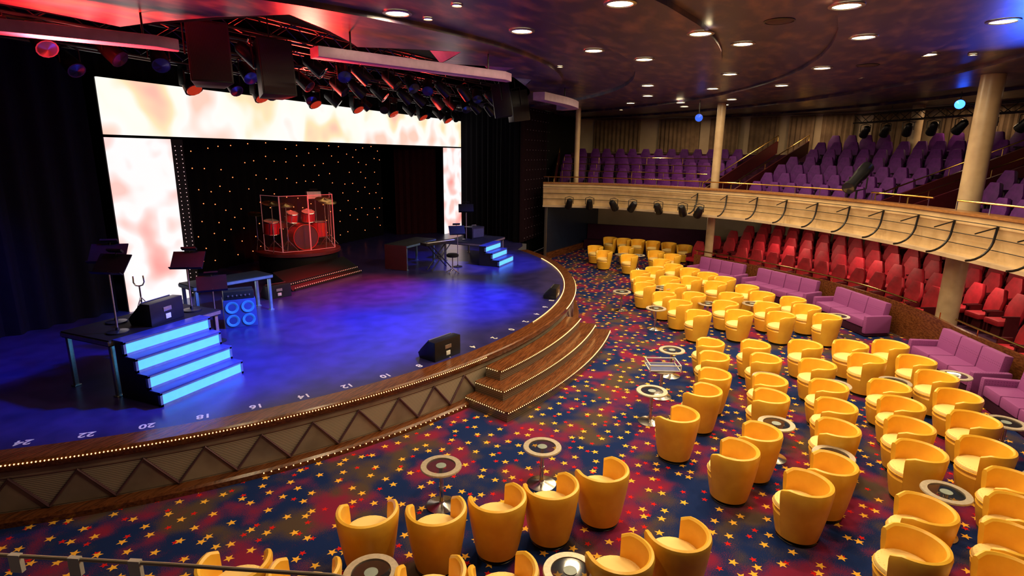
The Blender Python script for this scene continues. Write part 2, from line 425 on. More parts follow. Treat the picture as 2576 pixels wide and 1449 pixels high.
# ------------------------------------------------------------------ LED frame & curtains
led=empty('led_screen_frame',(16.2,12.8,Zs),label='glowing pink and white LED proscenium frame',category='led screen')
def ledp(name,x0,x1,z0,z1,m):
    build(name,MB().box(((x0+x1)/2-16.2,.0,(z0+z1)/2-Zs),(x1-x0,.06,z1-z0)),m,parent=led,smooth=False)
    build('screen_housing',MB().box(((x0+x1)/2-16.2,.08,(z0+z1)/2-Zs),(x1-x0+.04,.09,z1-z0)),M_blk,parent=led,smooth=False)
ledp('side_screen',8.13,9.62,Zs,4.66,M_led1); ledp('header_screen',8.13,24.35,4.72,5.88,M_led2); ledp('side_screen',22.75,24.35,Zs,4.66,M_led1)
build('dot_border_panel',MB().box((9.80-16.2,.02,(4.66-Zs)/2),(.30,.04,4.66-Zs)),M_blk,parent=led,smooth=False)
mb=MB()
z=.9
while z<4.6:
    for x in (9.72,9.88): mb.lathe([(0,z-.012),(.012,z),(0,z+.012)],5,0,None,(x-16.2,-.02),False,False)
    z+=.1
build('bead_string',mb,mat('pale_led',(1,.8,.7),.5,emit=(.9,.6,.6),es=1.2),parent=led,loc=(0,0,-Zs),kind='stuff')
def curtain(name,pts,z0,z1,m,amp=.07,wl=.3,label='black stage drape hanging in folds',ds=.06,parent=None):
    P=[Vector(p) for p in pts]; path=[];acc=0
    for a,b in zip(P,P[1:]):
        L=(b-a).length; n=int(L/ds); t=(b-a)/L; nn=Vector((-t.y,t.x))
        for i in range(n+1):
            s=acc+L*i/n; path.append((a.lerp(b,i/n),nn,s))
        acc+=L
    o0=path[0][0]; vs=[];fs=[]
    zz=[z0,(z0+z1)/2,z1]
    for p,nn,s in path:
        for j,z in enumerate(zz):
            o=amp*math.sin(2*pi*s/wl+.6*math.sin(s*1.7))*(1,.85,.6)[j]
            q=p+nn*o-o0; vs.append((q.x,q.y,z-z0))
    for i in range(len(path)-1):
        for j in range(2): fs.append((i*3+j,(i+1)*3+j,(i+1)*3+j+1,i*3+j+1))
    return build(name,MB().add(vs,fs),m,loc=(o0.x,o0.y,z0),label=label,category='curtain')
sc=curtain('star_curtain',[(10.0,15.1),(21.3,15.1)],Zs+.01,7.2,M_curt,.06,.35,'black backdrop curtain dotted with orange star lights')
mb=MB(); pts=[]; tries=0
while len(pts)<150 and tries<9000:
    tries+=1
    x=random.uniform(.5,11.1);z=random.uniform(.3,3.9)
    if all((x-a)**2+(z-b)**2>.36**2 for a,b in pts): pts.append((x,z))
for x,z in pts: mb.lathe([(0,z-.019),(.019,z),(0,z+.019)],6,0,None,(x,-.1),False,False)
build('star_light',mb,M_star,parent=sc,kind='stuff')
curtain('stage_drape',[(21.5,14.6),(22.9,13.3)],Zs+.01,4.6,M_curtr,label='dark red side leg drape in folds')
curtain('stage_drape',[(1.8,13.3),(8.0,13.1)],Zs+.01,7.6,mat('midnight_drape',(.004,.004,.014),.9,spec=.1),.09,.45)
curtain('stage_drape',[(24.6,13.25),(23.2,10.6),(21.8,8.85)],Zs+.01,7.6,M_curt,.09,.4)
curtain('stage_drape',[(8.1,13.15),(24.2,13.15)],5.9,7.6,M_curt,.06,.35,'black header drape above the LED screen')
sd=curtain('star_curtain',[(21.75,8.7),(24.9,8.75)],Zs+.01,6.25,mat('maroon_star_drape',(.010,.003,.007),.9,spec=.1),.09,.4,'dark maroon drape with small silver stars')
mb=MB()
for i in range(9):
    for j in range(14):
        mb.lathe([(0,j*.4+.16),(.022,j*.4+.18),(0,j*.4+.2)],4,0,None,(.2+i*.34+(j%2)*.15,-.14),False,False)
build('silver_star',mb,mat('silver_fleck',(.2,.15,.22),.4),parent=sd,kind='stuff')
# ------------------------------------------------------------------ stair units and platforms
def stair_unit(x0,x1,y0,n,tread,rise,label):
    w=x1-x0; r=empty('stage_stairs',(x0+w/2,y0,Zs),label=label,category='stairs')
    for i in range(n):
        y=i*tread; z=i*rise
        build('lit_riser',MB().box((0,y+.02,z+rise/2-.015),(w-.07,.02,rise-.07)),M_step,parent=r,smooth=False)
        mb=MB()
        for xx in (-w/2+.018,w/2-.018): mb.box((xx,y+.025,z+rise/2),(.036,.05,rise))
        mb.box((0,y+.025,z+.018),(w,.05,.036)); mb.box((0,y+.025,z+rise-.03),(w,.05,.03))
        build('riser_frame',mb,M_stepf,parent=r,smooth=False)
        build('tread',MB().box((0,y+tread/2+.01,z+rise-.008),(w,tread+.03,.02)),M_tread,parent=r,bevel=.003)
    for xx in (-w/2+.02,w/2-.02):
        pl=[]
        for i in range(n): pl+= [(i*tread+.03,i*rise),(i*tread+.03,(i+1)*rise-.02)]
        pl+=[(n*tread,n*rise-.02),(n*tread,0)]
        Mx=Matrix(((0,0,1,0),(1,0,0,0),(0,1,0,0),(0,0,0,1)))
        build('side_panel',MB().prism(pl,xx-.006,xx+.006,0,Mx),M_dark,parent=r,smooth=False)
    return r
stair_unit(5.0,6.45,7.5,4,.215,.225,'four-step stage stairs with glowing pale blue risers')
stair_unit(16.6,17.85,7.35,3,.24,.22,'three-step stage stairs with glowing pale blue risers')
def platform(x0,x1,y0,y1,z,label,metal=M_steel):
    cx,cy=(x0+x1)/2,(y0+y1)/2; w,d=x1-x0,y1-y0; h=z-Zs
    r=empty('stage_platform',(cx,cy,Zs),label=label,category='platform')
    build('platform_deck',MB().box((0,0,h-.05),(w,d,.1)),M_blk,parent=r,bevel=.01)
    for c,dd in (((0,-d/2-.006,h-.05),(w,.012,.06)),((-w/2-.006,0,h-.05),(.012,d,.06)),((w/2+.006,0,h-.05),(.012,d,.06))): build('edge_rail',MB().box(c,dd),metal,parent=r,smooth=False)
    for sx in (-1,1):
        for sy in (-1,1):
            mb=MB().box((0,0,(h-.1)/2),(.06,.06,h-.1)); mb.box((0,0,.01),(.1,.1,.02))
            build('leg',mb,metal,parent=r,loc=(sx*(w/2-.06),sy*(d/2-.06),0),bevel=.005)
    return r
platform(4.95,6.85,8.38,9.5,1.7,'black portable stage platform on silver legs')
platform(16.9,18.8,8.1,9.6,1.48,'black portable stage platform with metal edge')
t=platform(0,1.75,0,.68,1.65,'blue-lit equipment table with metal legs',M_stepf); t.location=(8.9,10.55,Zs); t.rotation_euler=(0,0,math.radians(-14))
t=platform(14.8,16.6,9.7,10.5,1.6,'dark equipment table with metal legs',M_stepf)
build('side_panel',MB().box((-.92,0,.4),(.03,.8,.78)),M_redd,parent=t,smooth=False)
MxS=Matrix(((0,0,1,0),(1,0,0,0),(0,1,0,0),(0,0,0,1)))
def wedge(loc,rz,s=1):
    r=empty('floor_monitor',loc,rz,label='black wedge floor monitor speaker',category='speaker'); r.scale=(s,s,s)
    pr=[(-.2,0),(.2,0),(.24,.1),(-.02,.36),(-.2,.36)]
    build('cabinet',MB().prism(pr,-.33,.33,0,MxS),M_dark,parent=r,bevel=.012)
    build('grille',MB().prism([(.225,.125),(.235,.135),(.0,.37),(-.01,.36)],-.28,.28,0,MxS),M_spkf,parent=r)
    build('handle',MB().box((0,-.205,.22),(.16,.012,.07)),M_steel,parent=r,bevel=.005)
    build('connector_plate',MB().box((0,-.205,.1),(.1,.012,.08)),M_white,parent=r,bevel=.003)
    return r
wedge((5.95,8.70,1.7),math.radians(10)); wedge((8.55,4.95,Zs),math.radians(-15)); wedge((13.6,4.5,Zs),math.radians(8),.8)
def music_stand(loc,rz,h=1.2,paper=False):
    r=empty('music_stand',loc,rz,label='black music stand with clip-on lamp' if not paper else 'music stand holding white sheet music',category='music stand')
    build('base',MB().lathe([(.15,0),(.15,.02),(.03,.04),(.02,.08)],20),M_dark,parent=r)
    build('pole',MB().cyl((0,0,.05),(0,0,h),.014),M_steel,parent=r)
    T=Matrix.Translation((0,0,h))@Matrix.Rotation(math.radians(-40),4,'X')
    mb=MB().box((0,0,.12),(.52,.015,.34),0,T); mb.box((0,-.03,-.05),(.52,.07,.012),0,T); mb.cyl((-.05,.03,.1),(.05,.03,.1),.03,n=10,M=T); build('desk',mb,M_dark,parent=r)
    mb=MB().box((0,-.05,.32),(.24,.07,.03),0,T); mb.cyl((0,-.02,.31),(0,.02,.22),.008,M=T); build('reading_lamp',mb,M_dark,parent=r)
    if paper: build('sheet_music',MB().box((0,-.015,.13),(.42,.004,.28),0,T),M_paper,parent=r,smooth=False)
    return r
music_stand((5.27,8.66,1.7),math.radians(-75),.95); music_stand((5.6,9.2,1.7),math.radians(-55),1.02); music_stand((6.6,8.75,1.7),math.radians(-60),.78)
music_stand((7.45,9.25,Zs),math.radians(-40),1.05); music_stand((17.5,9.0,1.48),math.radians(-60),1.0); music_stand((16.1,8.6,Zs),math.radians(-50),1.1)
r=empty('guitar_stand',(6.1,9.28,1.7),math.radians(-40),label='chrome guitar stand with forked top',category='guitar stand')
mb=MB()
for a in (0,2.1,4.2): mb.cyl((0,0,.3),(.2*math.cos(a),.2*math.sin(a),0.01),.01)
build('tripod',mb,M_chrome,parent=r); build('post',MB().cyl((0,0,.2),(0,0,.5),.012),M_chrome,parent=r)
build('fork',MB().tube([(-.07,0,.66),(-.075,0,.55),(-.05,0,.5),(0,0,.485),(.05,0,.5),(.075,0,.55),(.07,0,.66)],.011),M_chrome,parent=r)
r=empty('bass_speaker_cabinet',(8.45,9.75,Zs),math.radians(-38),label='bass speaker cabinet with four cones and amplifier on top',category='speaker')
build('cabinet',MB().box((0,0,.3),(.62,.42,.6)),M_tread,parent=r,bevel=.015)
for x in (-.15,.15):
    for z in (.16,.44):
        Mx=Matrix.Translation((x,-.212,z))@Matrix.Rotation(pi/2,4,'X')
        build('speaker_cone',MB().lathe([(.128,0),(.128,.012),(.108,.014),(.04,-.02),(.0,-.012)],20,0,Mx,capb=False,capt=False),M_cone,parent=r)
build('amplifier',MB().box((0,0,.69),(.58,.38,.17)),M_dark,parent=r,bevel=.01)
for i in range(6): build('knob',MB().cyl((-.2+i*.08,-.19,.69),(-.2+i*.08,-.215,.69),.016,n=8),M_steel,parent=r)
r=empty('keyboard',(15.5,8.95,Zs),math.radians(-20),label='electric keyboard on a crossed stand',category='keyboard')
build('case',MB().box((0,0,.86),(1.25,.32,.09)),M_dark,parent=r,bevel=.01)
build('white_keys',MB().box((0,-.07,.908),(1.1,.15,.012)),M_paper,parent=r,smooth=False)
mb=MB()
for i in range(26): mb.box((-.53+i*.042,-.03,.92),(.014,.08,.014))
build('black_keys',mb,M_blk,parent=r,smooth=False,kind='stuff')
mb=MB()
for y in (-.12,.12): mb.cyl((-.4,y,.02),(.4,y,.82),.018); mb.cyl((.4,y,.02),(-.4,y,.82),.018)
mb.cyl((0,-.12,.42),(0,.12,.42),.012)
build('stand',mb,M_dark,parent=r)
r=empty('keyboard_stool',(15.2,8.3,Zs),label='round black keyboard stool',category='stool')
build('seat',MB().lathe([(.17,.5),(.19,.52),(.19,.57),(.15,.6)],20),M_blk,parent=r); mb=MB().cyl((0,0,.05),(0,0,.5),.02)
for a in range(4): mb.cyl((0,0,.12),(.22*math.cos(a*pi/2),.22*math.sin(a*pi/2),.01),.014)
build('leg_frame',mb,M_steel,parent=r)
r=empty('amplifier_case',(18.1,9.0,1.48),math.radians(-20),label='small dark amplifier in a road case',category='amplifier')
build('case',MB().box((0,0,.2),(.6,.45,.4)),M_dark,parent=r,bevel=.015); build('grille',MB().box((0,-.23,.19),(.52,.01,.3)),M_spkf,parent=r)
build('handle',MB().tube([(-.1,0,.4),(-.1,0,.45),(.1,0,.45),(.1,0,.4)],.01),M_steel,parent=r)
# ------------------------------------------------------------------ drum riser + kit
DX,DY=13.45,12.75
r=empty('drum_riser',(DX,DY,Zs),label='round red-lit drum riser with black skirt',category='drum riser')
build('riser_deck',MB().lathe([(1.22,.6),(1.25,.62),(1.25,.70),(1.22,.72)],48),mat('maroon_riser',(.10,.010,.010),.4),parent=r)
build('skirt',MB().lathe([(1.15,0),(1.15,.6)],40),M_blk,parent=r)
r=empty('riser_ramp',(12.6,11.2,Zs),math.radians(-2),label='low black ramp edged with rows of small lights',category='ramp')
build('ramp_body',MB().prism([(-.35,0),(.35,0),(.35,.45),(-.1,.22)],-1.4,1.4,0,MxS),M_blk,parent=r,bevel=.01)
mb=MB()
for z,y in ((.06,-.345),(.16,-.2)):
    for i in range(36): mb.lathe([(0,z),(.02,z+.02),(0,z+.04)],5,0,None,(-1.33+i*.076,y-.02),False,False)
build('ramp_light',mb,mat('dim_bulb',(.4,.35,.3),.3,emit=(1,.5,.35),es=.3),parent=r,kind='stuff')
for z,y in ((.03,-.36),(.2,-.2)): build('light_strip',MB().box((0,y,z),(2.7,.03,.05)),M_dark,parent=r)
wedge((10.6,10.9,Zs),math.radians(-20),.95)
kz=Zs+.72
kit=empty('drum_kit',(DX,DY,kz),math.radians(-25),label='red sparkle drum kit with bronze cymbals',category='drum kit'); kit.scale=(1.15,)*3
def drum(name,c,r,h,ax):
    e=empty(name,c,parent=kit)
    q=Vector(ax).to_track_quat('Z','Y').to_matrix().to_4x4()
    build('drum_shell',MB().cyl((0,0,-h/2),(0,0,h/2),r,n=28,M=q,cap=False),M_drum,parent=e)
    for s in(-1,1):
        build('drum_head',MB().cyl((0,0,s*(h/2-.01)),(0,0,s*(h/2-.004)),r*.97,n=28,M=q),M_head if name!='bass_drum' else mat('bass_head',(.06,.02,.02),.3),parent=e)
        build('hoop',MB().tube([q@Vector((r*1.03*math.cos(t*pi/14),r*1.03*math.sin(t*pi/14),s*h/2)) for t in range(29)],.012,6),M_chrome if name!='bass_drum' else M_drum,parent=e)
    for t in range(6):
        a=t*pi/3; build('tension_rod',MB().cyl(q@Vector((r*1.03*math.cos(a),r*1.03*math.sin(a),-h/2)),q@Vector((r*1.03*math.cos(a),r*1.03*math.sin(a),h/2)),.006,n=5),M_chrome,parent=e)
drum('bass_drum',(0,-.35,.34),.32,.42,(0,1,0))
drum('tom_drum',(-.22,-.25,.86),.16,.22,(.05,-.3,1)); drum('tom_drum',(.22,-.25,.86),.17,.24,(-.05,-.3,1))
drum('floor_tom',(.62,.05,.45),.22,.4,(0,0,1)); drum('snare_drum',(-.38,.15,.62),.18,.14,(0,0,1)); drum('tom_drum',(-.72,-.15,.62),.19,.32,(0,-.2,1))
def cymbal(x,y,z,r):
    e=empty('cymbal_stand',(x,y,0),parent=kit)
    mb=MB().cyl((0,0,.25),(0,0,z),.011)
    for a in (0,2.1,4.2): mb.cyl((0,0,.3),(.24*math.cos(a),.24*math.sin(a),.01),.01)
    build('stand',mb,M_chrome,parent=e)
    q=Matrix.Translation((0,0,z))@Matrix.Rotation(.25,4,'X')
    build('cymbal',MB().lathe([(0,.03),(.03,.028),(.05,.012),(r,-.01),(r,-.014),(.05,.006),(0,.02)],24,0,q,capb=False,capt=False),M_cymb,parent=e)
cymbal(-.75,-.35,1.25,.22); cymbal(-.45,-.5,1.2,.2); cymbal(.6,-.45,1.3,.23); cymbal(.85,-.1,1.2,.24); cymbal(-.95,.25,.95,.18)
e=empty('drum_throne',(0,.55,0),parent=kit); build('seat',MB().lathe([(.15,.45),(.17,.47),(.17,.54),(.13,.56)],18),M_blk,parent=e); build('post',MB().cyl((0,0,.02),(0,0,.46),.025).cyl((0,0,0),(0,0,.03),.18,.04),M_chrome,parent=e)
sh=empty('drum_shield',(DX,DY,kz),math.radians(-25),label='clear acrylic drum shield of hinged panels',category='drum shield')
pp=[(-1.05,-.1),(-.8,-.85),(0,-.95),(.8,-.85),(1.05,-.1)]
for a,b in zip(pp,pp[1:]):
    A=Vector(a);B=Vector(b);d=(B-A);L=d.length;rz=math.atan2(d.y,d.x);mid=(A+B)/2
    e=empty('shield_panel',(mid.x,mid.y,0),rz,parent=sh)
    build('acrylic_sheet',MB().box((0,0,.85),(L-.02,.008,1.6)),M_acr,parent=e,smooth=False)
    mb=MB()
    for x in (-L/2+.01,L/2-.01): mb.box((x,0,.85),(.014,.012,1.62))
    for z in (.04,1.65): mb.box((0,0,z),(L,.012,.014))
    build('panel_frame',mb,M_acre,parent=e,smooth=False)
music_stand((DX+.75,DY-.1,kz),math.radians(-40),1.45,True)
# ------------------------------------------------------------------ trusses + lights
def truss(p0,p1,label='black box lighting truss'):
    p0=Vector(p0);p1=Vector(p1);L=(p1-p0).length;rz=math.atan2(p1.y-p0.y,p1.x-p0.x)
    r=empty('lighting_truss',p0,rz,label=label,category='truss')
    for y in(-.15,.15):
        for z in(-.15,.15): build('chord',MB().cyl((0,y,z),(L,y,z),.025,n=6),M_dark,parent=r)
    mb=MB();n=int(L/.45)
    for i in range(n):
        x0=i*L/n;x1=(i+1)*L/n; s=1 if i%2 else -1
        for y in(-.15,.15): mb.cyl((x0,y,-.15*s),(x1,y,.15*s),.012,n=5)
        for z in(-.15,.15): mb.cyl((x0,-.15*s,z),(x1,.15*s,z),.012,n=5)
    build('bracing',mb,M_dark,parent=r)
    top=7.88 if p0.y>2 else 6.35
    for k in (.15,.5,.85): build('hanging_rod',MB().cyl((L*k,0,.15),(L*k,0,top-p0.z),.012,n=5),M_dark,parent=r)
truss((5.0,11.5,6.35),(22.5,11.5,6.35)); truss((5.2,10.2,6.45),(20.5,9.2,6.45)); truss((7.6,9.0,6.7),(17.8,7.9,6.55)); truss((3.0,11.0,6.3),(5.0,9.6,6.5))
mh=empty('moving_head_light',(9.3,11.5,6.2),label='black moving-head stage light pointing down',category='stage light'); mh['group']='moving heads on the stage truss'
build('base',MB().box((0,0,-.06),(.34,.28,.14)),M_dark,parent=mh,bevel=.02)
build('clamp',MB().box((0,0,-.01),(.08,.38,.05)),M_dark,parent=mh)
mb=MB().box((-.2,0,-.26),(.05,.16,.34)).box((.2,0,-.26),(.05,.16,.34)).box((0,0,-.14),(.44,.16,.04)); build('yoke',mb,M_dark,parent=mh,bevel=.01)
Q=Matrix.Translation((0,0,-.38))@Matrix.Rotation(math.radians(-35),4,'X')
build('head',MB().lathe([(.1,.2),(.16,.12),(.19,-.05),(.2,-.16)],12,0,Q),M_dark,parent=mh)
build('lens',MB().lathe([(.165,-.163),(.15,-.185),(0,-.195)],16,0,Q,capb=True,capt=False),M_lens,parent=mh)
for k in range(1,7): dup(mh,(9.3+1.9*k,11.5,6.2),0)
pf=empty('stage_spotlight',(10,9.9,6.2),label='black theatre spotlight on a yoke',category='stage light'); pf['group']='spotlights on the trusses'
build('yoke',MB().tube([(-.17,0,-.3),(-.17,0,-.05),(0,0,0),(.17,0,-.05),(.17,0,-.3)],.014,6),M_dark,parent=pf)
Q=Matrix.Translation((0,0,-.3))@Matrix.Rotation(math.radians(-50),4,'X')
build('lamp_body',MB().lathe([(.07,.28),(.12,.22),(.14,.0),(.15,-.16),(.15,-.2)],14,0,Q),M_dark,parent=pf)
build('lens',MB().lathe([(.13,-.201),(0,-.215)],14,0,Q,capt=False),M_lensk,parent=pf)
random.seed(3)
def onl(p0,p1,n,z):
    for i in range(n):
        t=(i+.3+random.random()*.4)/n
        yield (p0[0]+(p1[0]-p0[0])*t,p0[1]+(p1[1]-p0[1])*t,z)
for P in list(onl((5.4,10.2),(20.3,9.2),17,6.3))+list(onl((8,8.95),(17.6,7.9),12,6.45))+list(onl((9.6,11.5),(22.2,11.5),10,6.2))+list(onl((3.2,10.85),(4.8,9.7),2,6.2)):
    dup(pf,P,rot=(0,0,random.uniform(-1.2,1.2)))
pf.location=(6.9,11.5,6.2)
def stage_speaker(loc,rz,tilt=0,h=.85):
    r=empty('hanging_speaker',loc,rz,label='large black loudspeaker hung from the rig',category='speaker')
    r.rotation_euler=(tilt,0,rz)
    build('cabinet',MB().prism([(-.32,-.25),(.32,-.25),(.22,.25),(-.22,.25)],-h/2,h/2),M_dark,parent=r,bevel=.015)
    build('grille',MB().box((0,-.257,0),(.58,.012,h-.06)),stripe_mat('speaker_grille',(.03,.03,.035),(.01,.01,.012),25,'X'),parent=r)
    build('bracket',MB().tube([(-.34,0,0),(-.34,0,h/2+.08),(.34,0,h/2+.08),(.34,0,0)],.015,6),M_dark,parent=r)
    build('chain',MB().cyl((0,0,h/2+.08),(0,0,1.9),.012),M_dark,parent=r)
stage_speaker((7.35,8.6,5.95),math.radians(-35),-.1,.95); stage_speaker((8.65,8.5,5.9),math.radians(-25),-.1,1.0)
stage_speaker((15.7,6.9,5.9),math.radians(25),-.15,.9); stage_speaker((16.9,6.9,5.85),math.radians(45),-.15,.9)
def beam(p0,p1,z,w=.32,h=.16):
    p0=Vector(p0);p1=Vector(p1);d=p1-p0;L=d.length;rz=math.atan2(d.y,d.x);mid=(p0+p1)/2
    r=empty('lighting_soffit',(mid.x,mid.y,z),rz,label='lavender painted soffit beam under the ceiling',category='beam')
    build('beam_body',MB().prism([(-L/2,-w/2),(L/2-.3,-w/2),(L/2,0),(L/2,w/2),(-L/2,w/2)],-h/2,h/2),M_lav,parent=r,bevel=.015)
    for s in(-1,1): build('hanger',MB().cyl((s*L*.35,0,h/2),(s*L*.35,0,6.3-z),.015),M_dark,parent=r)
beam((3.9,9.6),(6.35,8.0),5.92); beam((7.5,6.5),(11.2,4.7),5.92)
bm_=empty('lighting_soffit',(16.5,5.5,5.9),label='curved lavender soffit with rounded end',category='beam')
c3=Curve([(14.6-16.5,5.35-5.5),(16.3-16.5,5.2-5.5),(17.7-16.5,5.35-5.5),(18.1-16.5,5.9-5.5)],(0,10))
build('beam_body',MB().sweep(c3.path(0,None,.2),[(-.17,-.1),(.17,-.1),(.17,.1),(-.17,.1)]),M_lav,parent=bm_)
build('hanger',MB().cyl((0,-.25,.1),(0,-.25,.4),.015),M_dark,parent=bm_)
# ------------------------------------------------------------------ downlights
def ceil_z(x,y):
    r=math.hypot(x-SCX,y-SCY)
    for i,q in enumerate(rings):
        if r<q: return ring_z(i)
    return 6.3
DLS=[(7.55,4.98),(9.27,3.72),(7.77,1.77),(11.37,3.06),(12.19,2.23),(10.0,.97),(11.58,.38),(8.86,-.9),(11.13,-1.43),(10.97,-3.16),(14.52,-1.17),(13.84,-2.89),(15.54,.74),(16.58,2.89),(17.6,-.5),(17.06,-2.13),(19.34,3.35),(18.59,1.33),(21.26,.88),(20.49,-.7),(22.71,4.57),(22.01,2.63),(23.76,2.68),(24.32,1.25),(26.3,4.6),(5.2,1.2),(5.5,-1.8),(3.5,3.4)]
SMALL=[(7.99,4.73),(7.43,3.94),(14.1,-3.69),(13.1,4.3),(24.9,5.4)]
def mk_down(x,y,s):
    z=ceil_z(x,y)-.002
    r=empty('downlight',(x,y,z),label='round recessed ceiling downlight glowing warm white' if s==1 else 'small recessed ceiling spotlight',category='downlight')
    r['group']='ceiling downlights'
    q=.17*s
    build('trim_ring',MB().lathe([(q*1.25,0),(q*1.25,-.012),(q,-.02),(q*.95,-.004)],28,capb=False,capt=False),M_steel,parent=r)
    build('lens',MB().lathe([(q*.95,-.006),(0,-.010)],28,capb=False,capt=False),M_down,parent=r)
    return r
d0=mk_down(*DLS[0],1)
for x,y in DLS[1:]: dup(d0,(x,y,ceil_z(x,y)-.002))
d1=mk_down(*SMALL[0],.4)
for x,y in SMALL[1:]: dup(d1,(x,y,ceil_z(x,y)-.002))
for i,(x,y) in enumerate(DLS):
    light('AREA','downlight_lamp',(x,y,ceil_z(x,y)-.04),(30 if x>20 else 84 if y<4 else 45),(1,.76,.44),.3,target=(x,y,0))
for x,y in ((9.9,-.15),(14.4,-2.0)):
    r=empty('ceiling_speaker',(x,y,ceil_z(x,y)),label='flush round ceiling speaker grille',category='ceiling speaker')
    build('grille',MB().lathe([(.20,-.004),(.18,-.015),(0,-.017)],24,capt=False),mat('maroon_grille',(.05,.015,.02),.6),parent=r)
    build('trim_ring',MB().lathe([(.22,0),(.22,-.01),(.20,-.016),(.198,-.002)],24,capb=False,capt=False),M_dark,parent=r)
# ------------------------------------------------------------------ tub chairs
def tub_chair(loc,rz):
    r=empty('tub_chair',loc,rz,label='yellow leather tub chair with rounded back',category='chair'); r['group']='yellow tub chairs on the lounge floor'
    mb=MB()
    n=30; oh=math.radians(48)
    prof=[(.235,.055),(.262,.18),(.292,.36),(.318,.55),(.332,.69),(.322,.725),(.296,.735),(.274,.715),(.262,.60),(.255,.36)]
    vs=[];fs=[];k=len(prof)
    for i in range(n+1):
        a=oh+(2*pi-2*oh)*i/n
        e=min(i,n-i)/n
        drop=.05*max(0,1-e/.07)
        for (q,z) in prof:
            z2=z-(drop if z>.5 else 0)
            vs.append((q*math.cos(a),q*math.sin(a),z2))
    for i in range(n):
        for j in range(k-1): fs.append((i*k+j,(i+1)*k+j,(i+1)*k+j+1,i*k+j+1))
    fs.append(list(range(k))); fs.append([n*k+j for j in range(k)][::-1])
    mb.add(vs,fs)
    pr=[(.235,.055),(.262,.18),(.290,.34),(.275,.365),(.22,.365)]
    vs=[];fs=[];k=len(pr);m=8
    for i in range(m+1):
        a=-oh+2*oh*i/m
        for q,z in pr: vs.append((q*math.cos(a),q*math.sin(a),z))
    for i in range(m):
        for j in range(k-1): fs.append((i*k+j,(i+1)*k+j,(i+1)*k+j+1,i*k+j+1))
    mb.add(vs,fs)
    build('shell',mb,M_yel,parent=r)
    build('seat_cushion',MB().lathe([(.24,.36),(.262,.38),(.27,.42),(.255,.455),(.2,.475),(.1,.485),(0,.487)],24,0,Matrix.Translation((.025,0,0)),capt=False),M_seat,parent=r)
    build('piping',MB().tube([(.272*math.cos(t*pi/12)+.025,.272*math.sin(t*pi/12),.41) for t in range(25)],.006,5),M_yel,parent=r)
    build('plinth',MB().lathe([(.22,0),(.225,.012),(.20,.03),(.20,.056)],24),M_dark,parent=r)
    return r
CH=[(4.3,3.41),(4.62,2.76),(5.08,2.25),(5.54,1.78),(6.11,1.32),(3.17,4.06),(3.35,3.4),(3.78,2.33),(4.07,1.74),(4.73,.81),(5.25,.33),
(8.03,.67),(9.10,.41),(9.89,.30),(10.84,.36),(11.67,.49),(7.26,-.13),(7.92,-.42),(9.28,-.58),(10.0,-.59),(11.13,-.54),(11.93,-.37)]
CH2=[(6.76,-.91),(7.38,-1.24),(8.49,-1.43),(9.30,-1.51),(10.13,-1.5),(11.2,-1.45),(12.37,-1.34),(6.0,-1.82),(6.73,-2.07),(8.19,-2.35),(8.99,-2.41),(9.81,-2.48),(10.56,-2.46),(11.95,-2.36),
(12.76,-2.2),(8.68,-3.21),(9.61,-3.35),(10.55,-3.41),(11.42,-3.33),(12.23,-3.21),(13.11,-2.96),(7.81,-3.2),(7.16,-3.05),(6.5,-2.78),(5.85,-2.55)]
CH3=[(13.92,.88),(14.36,-.05),(14.6,-.99),(14.88,-1.99),(14.75,1.4),(15.2,.30),(15.5,-.7),(15.7,-1.63),(15.5,1.9),(15.85,1.15),(16.24,.2),(16.75,-.6),(16.45,-1.35),(16.5,2.6),(16.72,1.75),(17.6,.68),
(17.5,-.2),(17.3,2.75),(17.75,2.05),(17.98,1.41),(18.3,3.05),(18.45,.45),(18.95,1.0),(19.45,1.6),(19.95,2.2),(19.1,2.7),(20.77,2.71),(22.1,2.5),(21.7,5.07),(21.24,3.99),(22.8,5.71),(25.59,5.73),(25.51,5.08),(25.43,4.43),(25.26,3.74),(25.11,3.03),(24.73,2.34),(22.61,3.2),(23.14,4.5)]
random.seed(11)
first=None
for grp,extra in ((CH,0),(CH2,14),(CH3,0)):
    for x,y in grp:
        a=math.atan2(7.37-y,9.94-x)+math.radians(extra+random.uniform(-9,9))
        if first is None: first=tub_chair((x,y,0),a)
        else: dup(first,(x,y,0),a)
TB=[(5.60,3.26),(6.57,2.25),(3.70,2.93),(4.47,1.22),(9.07,1.19),(15.95,3.15),(14.49,1.95),(11.33,1.15),(8.62,-.70),(10.55,-.62),(10.66,-1.70),(7.93,-1.37),(11.25,-2.70),(7.50,-2.5),(12.08,-3.8),(10.08,-3.9),(8.3,-3.75),(15.6,.75),(16.1,-.35),(22.27,4.5),(22.4,3.85),(17.0,2.15),(15.7,-2.35),(10.2,1.18)]
def table(loc):
    r=empty('cocktail_table',loc,label='small round glass and steel cocktail table',category='table'); r['group']='cocktail tables on the lounge floor'
    build('base',MB().lathe([(.20,0),(.20,.012),(.10,.03),(.035,.05),(.03,.07)],28),M_chrome,parent=r)
    build('pole',MB().lathe([(.028,.05),(.028,.25),(.036,.252),(.036,.27),(.028,.272),(.028,.54)],14),M_chrome,parent=r)
    build('rim',MB().lathe([(.185,.545),(.255,.545),(.262,.555),(.255,.57),(.185,.57),(.185,.545)],36,capb=False,capt=False),M_rim,parent=r)
    build('glass_top',MB().lathe([(.186,.55),(.186,.563),(0,.563)],32,capt=False),M_glass,parent=r)
    build('hub',MB().lathe([(.065,.563),(.065,.570),(0,.571)],20,capt=False),M_frost,parent=r)
    return r
t0=table((*TB[0],0))
for x,y in TB[1:]: dup(t0,(x,y,0))
tr=empty('display_tray',(10.2,1.18,.572),math.radians(-68),label='clear rectangular tray standing on a cocktail table',category='tray')
